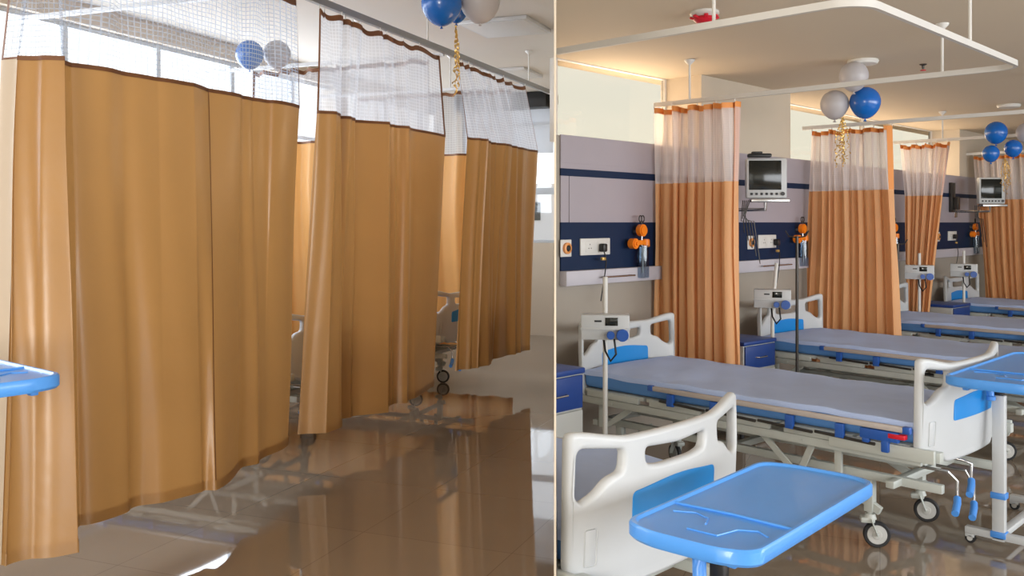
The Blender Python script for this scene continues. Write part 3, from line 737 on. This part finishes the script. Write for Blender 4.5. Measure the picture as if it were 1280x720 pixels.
overbed('light blue overbed table tip at the left edge before the widest curtain', hz(-2.745, 2.01, 0), math.radians(94.7), 1.095, .20, .42, 0.0, .3, (-.2, .2, -.3, .3), .92)

# ---------------------------------------------------------------- wall equipment
def sockets(y, w, label, plug=None):
    t = thing('socket_plate', label, 'wall socket', (WX+.013, y, 1.39), 0, 'white socket plates on the navy band')
    b = MB(); b.box(.0005, .012, 0, w, -.055, .055, .004); b.build('plate', 'white', t)
    for i in range(2):
        b = MB(); yc = w*(.3+.4*i)
        b.box(.012, .014, yc-w*.14, yc+w*.14, -.035, .035, .002)
        b.build('switch', 'white', t)
        b = MB()
        for a, z in ((0, .015), (-.012, -.01), (.012, -.01)): b.cyl((.0135, yc+a, z), (.0148, yc+a, z), .004, n=8)
        b.build('socket_hole', 'black', t)
    return t
def plug(y, label, length=.25):
    t = thing('power_plug', label, 'plug', (WX+.03, y, 1.385))
    b = MB(); b.box(0, .045, -.022, .022, -.03, .025, .01); b.build('body', 'black', t)
    b = MB(); b.tube([(.03, 0, -.03), (.045, .005, -.08), (.05, -.01, -.14), (.07, -.05, -.20), (.05, -.06, -length-.1)], .004, 8); b.build('cord', 'black', t)
    b = MB(); b.box(.03, .05, -.04, -.005, -.085, -.065, .003); p = b.build('tag', 'gold', t)
    return t
def round_socket(y, label):
    t = thing('round_outlet', label, 'wall outlet', (WX+.013, y, 1.385), 0, 'round gas outlets on the navy band')
    b = MB(); b.box(.0005, .010, -.052, .052, -.055, .055, .004); b.build('plate', 'white', t)
    mt = Matrix.Rotation(PI/2, 4, 'Y')
    b = MB(); b.lathe([(.036, .010), (.036, .026), (.022, .030), (.02, .018)], n=24, mtx=mt); b.build('ring', 'brass', t)
    b = MB(); b.lathe([(.019, .012), (.019, .028), (.012, .034)], n=20, mtx=mt); b.build('core', 'black', t)
def regulator(y, label):
    t = thing('suction_regulator', label, 'regulator', (WX+.013, y, 1.4), 0, 'orange vacuum regulators on the navy band')
    b = MB(); b.cyl((.0, 0, .085), (.05, 0, .085), .018); b.cyl((.06, 0, .06), (.06, 0, -.02), .008); b.build('wall_valve', 'chrome', t)
    b = MB()
    for s in (-1, 1): 
        b.tube([(.06+.0*s, .014*s+.016*math.cos(a), .175+.022*math.sin(a)) for a in [i*2*PI/16 for i in range(17)]], .004, 8)
    b.cyl((.06, 0, .15), (.06, 0, .12), .006); b.build('hose_clip', 'darkmetal', t)
    b = MB(); b.cyl((.035, 0, .095), (.085, 0, .095), .042, n=24, bev=.008); b.build('gauge', 'orange', t)
    b = MB(); b.box(.04, .08, -.085, .058, -.005, .028, .006); b.cyl((.06, .045, -.02), (.06, .045, .034), .03, n=18, bev=.004); b.cyl((.03, -.095, .005), (.09, -.095, .005), .036, n=20, bev=.008); b.cyl((.03, -.095, .005), (.1, -.095, .005), .012); b.build('collection_lid', 'orange', t)
    b = MB(); b.lathe([(.036, -.235), (.043, -.23), (.043, -.01), (.040, -.008), (.040, -.226), (.034, -.23)], (.062, .012, 0), n=28); b.build('jar', 'jar', t)
    b = MB(); b.tube([(.062, .012, -.01), (.062, .012, -.20)], .006, 8); b.build('dip_tube', 'white', t)
round_socket(4.46, 'round orange-ringed outlet at the wall end beside the partition')
sockets(4.60, .31, 'white socket plate with black plug above the nearest headboard'); plug(4.80, 'black plug with cord in the nearest socket plate')
regulator(5.20, 'orange regulator with clear jar left of the nearest ward curtain')
round_socket(6.78, 'round orange-ringed outlet below the nearer monitor')
sockets(6.90, .30, 'white socket plate below the nearer monitor'); plug(7.16, 'black plug with cord in the socket below the nearer monitor')
regulator(7.58, 'orange regulator with clear jar right of the nearer monitor')
regulator(9.62, 'orange regulator between the ribbon curtain and the tapering curtain')
round_socket(11.02, 'round orange-ringed outlet right of the tapering curtain')
sockets(11.35, .28, 'white socket plate right of the tapering curtain'); plug(11.5, 'black plug in the farther socket plate')
regulator(12.15, 'orange regulator below the farther monitor'); 
def sketch_rail(y0, y1, label):
    t = thing('equipment_rail', label, 'equipment rail', (WX+.06, y0, 1.19))
    b = MB(); b.cyl((.03, 0, 0), (.03, y1-y0, 0), .006, n=10)
    for yy in (.03, y1-y0-.03): b.cyl((.0, yy, 0), (.03, yy, 0), .006, n=10)
    b.build('bar', 'chrome', t)
sketch_rail(4.75, 5.1, 'thin metal rail on the wall trunking under the nearest sockets'); sketch_rail(6.85, 7.35, 'thin metal rail on the wall trunking below the nearer monitor')

def face_cam(x, y): return math.atan2(-y, -x)
def monitor(x, y, z, label, tilt, clutter=True):
    t = thing('patient_monitor', label, 'patient monitor', (x, y, z), tilt, 'patient monitors on wall arms')
    b = MB(); b.box(-.07, .0, -.155, .155, -.155, .155, .015); b.build('housing', 'bedwhite', t)
    b = MB(); b.box(-.001, .004, -.135, .11, -.09, .135, .003); b.build('screen', 'screen', t)
    for i in range(6): b = MB(); b.box(.0, .006, -.125+i*.038, -.105+i*.038, -.13, -.112, .003); b.build('button', 'black', t)
    b = MB(); b.cyl((0, .12, -.12), (.012, .12, -.12), .015, n=16); b.build('knob', 'black', t)
    b = MB(); b.box(-.09, .02, -.12, .17, -.185, -.158, .004); b.build('shelf', 'chrome', t)
    b = MB(); k_ = x-WX-.012; b.tube([(-.05, 0, -.18), (-.055, 0, -.24), (-.055-.3*k_*math.cos(tilt), .3*k_*math.sin(tilt), -.24), (-.05-k_*math.cos(tilt), k_*math.sin(tilt), -.24)], .014, 10); b.box(-.012, .0, -.05, .05, -.31, -.17, .003, Matrix.Translation((-.05-k_*math.cos(tilt), k_*math.sin(tilt), 0)) @ Matrix.Rotation(-tilt, 4, 'Z') @ Matrix.Translation((.05*math.cos(tilt)+.004, 0, 0))); b.build('wall_arm', 'chrome', t)
    b = MB()
    for k in range(5): b.tube([(-.03-.01*k, -.12-.012*k, -.17), (-.02, -.15-.01*k, -.25-.02*k), (-.04, -.17+.02*k, -.33), (-.05, -.16+.03*k, -.42-.06*k)], .004, 6)
    b.build('cable', 'darkmetal', t)
    return t
monitor(-3.50, 6.44, 1.89, 'nearer patient monitor on a wall arm beside the first ward curtain', math.radians(-50))
t = thing('handset', 'black handset lying on top of the nearer patient monitor', 'handset', (-3.54, 6.40, 2.048), math.radians(40))
b = MB(); b.box(-.09, .09, -.03, .03, 0, .03, .01); b.box(-.06, .02, -.025, .02, .028, .045, .006); b.build('body', 'black', t)
monitor(-3.42, 11.60, 1.92, 'farther patient monitor on a wall arm beside the last ward curtain', math.radians(-45))
t = thing('wall_bracket', 'dark vertical bracket on the wall left of the farther monitor', 'bracket', (WX+.013, 11.45, 1.80))
b = MB(); b.box(.0, .04, -.06, .06, -.13, .22, .008); b.box(.03, .10, -.03, .03, -.10, .05, .006); b.build('body', 'darkmetal', t)

def pump(x, y, z, label, stand_z, ang, lean=.0):
    t = thing('pump_stand', label, 'medical pump', (x, y, 0), ang, 'medical pumps on white poles by the bed heads')
    b = MB(); b.tube([(-.06, 0, .03), (-.06, 0, z-.1), (-.06, lean, stand_z)], .014, 12); b.build('pole', 'white', t)
    b = MB()
    for k in range(5): a = k*2*PI/5; b.beam((-.06, 0, .05), (-.06+.15*math.cos(a), .15*math.sin(a), .045), .025, .02); b.cyl((-.06+.15*math.cos(a)-.01, .15*math.sin(a), .022), (-.06+.15*math.cos(a)+.01, .15*math.sin(a), .022), .022, n=16)
    b.build('base', 'darkmetal', t)
    b = MB(); b.box(-.05, .06, -.135, .135, z-.065, z+.075, .008); b.box(.055, .07, -.137, .137, z-.008, z+.003, .002); h = b.build('housing', 'bedwhite', t)
    b = MB(); b.box(.060, .064, .00, .07, z+.015, z+.06, .002); b.build('display', 'screen', t)
    b = MB(); b.box(.060, .063, -.06, -.02, z+.035, z+.045, .001); b.build('marking', 'black', t)
    for yy, rr in ((.03, .022), (.095, .034)):
        b = MB(); b.cyl((.055, yy, z-.035), (.10, yy, z-.035), rr, n=20, bev=.004); b.build('connector', 'blueplastic', t)
    b = MB(); b.tube([(.06, .05, z-.06), (.08, .06, z-.14), (.07, .03, z-.18), (.03, .0, z-.13), (-.02, -.01, z-.06)], .006, 8); b.build('hose', 'black', t)
    return t
def fc(x, y): return math.atan2(-y, -x)
pump(-3.42, 6.38, .97, 'medical pump on a white pole at the second full bed', 1.24, fc(-3.4, 6.5), .03)
pump(-3.45, 9.42, 1.05, 'medical pump on a white pole before the tapering curtain', 1.24, fc(-3.45, 9.4))
pump(-3.45, 10.72, 1.02, 'medical pump on a white pole at the farthest bed head', 1.24, fc(-3.45, 10.7))
pump(-3.22, 4.09, .96, 'medical pump on a white pole at the nearest full bed head', 1.24, fc(-3.45, 4.4))
def iv(x, y, z, label, m='darkmetal'):
    t = thing('drip_stand', label, 'drip stand', (x, y, 0), 0, 'slim drip stands by the bed heads')
    b = MB(); b.cyl((0, 0, .04), (0, 0, z), .011, n=14); b.build('pole', m, t)
    b = MB()
    for s in (-1, 1): b.tube([(0, 0, z-.01), (.05*s, .03*s, z+.0), (.07*s, .04*s, z+.04)], .005, 8)
    b.build('hook', m, t)
    b = MB()
    for k in range(5): a = k*2*PI/5+.3; b.beam((0, 0, .05), (.15*math.cos(a), .15*math.sin(a), .03), .02, .018)
    b.build('base', m, t)
    for k in range(5):
        a = k*2*PI/5+.3; c = Vector((.15*math.cos(a), .15*math.sin(a), .02)); b = MB(); b.cyl(c-Vector((.01, 0, 0)), c+Vector((.01, 0, 0)), .02, n=16); b.build('caster', 'rubber', t)
iv(-3.14, 6.22, 1.45, 'slim dark drip stand at the second full bed'); iv(-3.22, 8.28, 1.36, 'slim dark drip stand right of the ribbon curtain')

def locker(x, y, label, w=.42, d=.42, h=.70, kind=0):
    t = thing('bedside_locker', label, 'bedside locker', (x, y, 0), math.radians(-4), 'bedside lockers between the beds')
    b = MB(); b.box(-d/2, d/2, -w/2, w/2, .06, h-.03, .006); b.build('body', 'locker', t)
    b = MB(); b.box(-d/2-.01, d/2+.015, -w/2-.01, w/2+.01, h-.03, h, .008); b.build('locker_top', 'locker_blue', t)
    b = MB(); b.box(d/2, d/2+.014, -w/2+.01, w/2-.01, h-.20, h-.035, .005); q = b.build('drawer', 'locker_blue', t)
    b = MB(); b.tube([(d/2+.012, -.06, h-.12), (d/2+.035, -.05, h-.12), (d/2+.035, .05, h-.12), (d/2+.012, .06, h-.12)], .005, 8); b.build('drawer_handle', 'chrome', q)
    b = MB(); b.box(d/2, d/2+.014, -w/2+.01, w/2-.01, .09, h-.21, .005); q = b.build('door', 'locker', t)
    b = MB(); b.tube([(d/2+.012, .14, .30), (d/2+.035, .14, .31), (d/2+.035, .14, .39), (d/2+.012, .14, .40)], .005, 8); b.build('door_handle', 'chrome', q)
    for sx_ in (-1, 1):
        for sy_ in (-1, 1): b = MB(); b.cyl((sx_*(d/2-.04), sy_*(w/2-.04), .0), (sx_*(d/2-.04), sy_*(w/2-.04), .062), .018, n=14); b.build('foot', 'rubber', t)
    return t
lk = locker(-3.17, 3.385, 'bedside locker with blue drawer between the partition and the nearest full bed', w=.40, d=.40, h=.82)
lk.rotation_euler = (0, 0, 0)
clip(lk, Matrix.Translation(lk.location))
locker(-3.55, 6.05, 'bedside locker with blue drawer right of the nearest ward curtain', w=.40)
locker(-3.50, 10.15, 'bedside locker with blue drawer between the third and farthest beds')
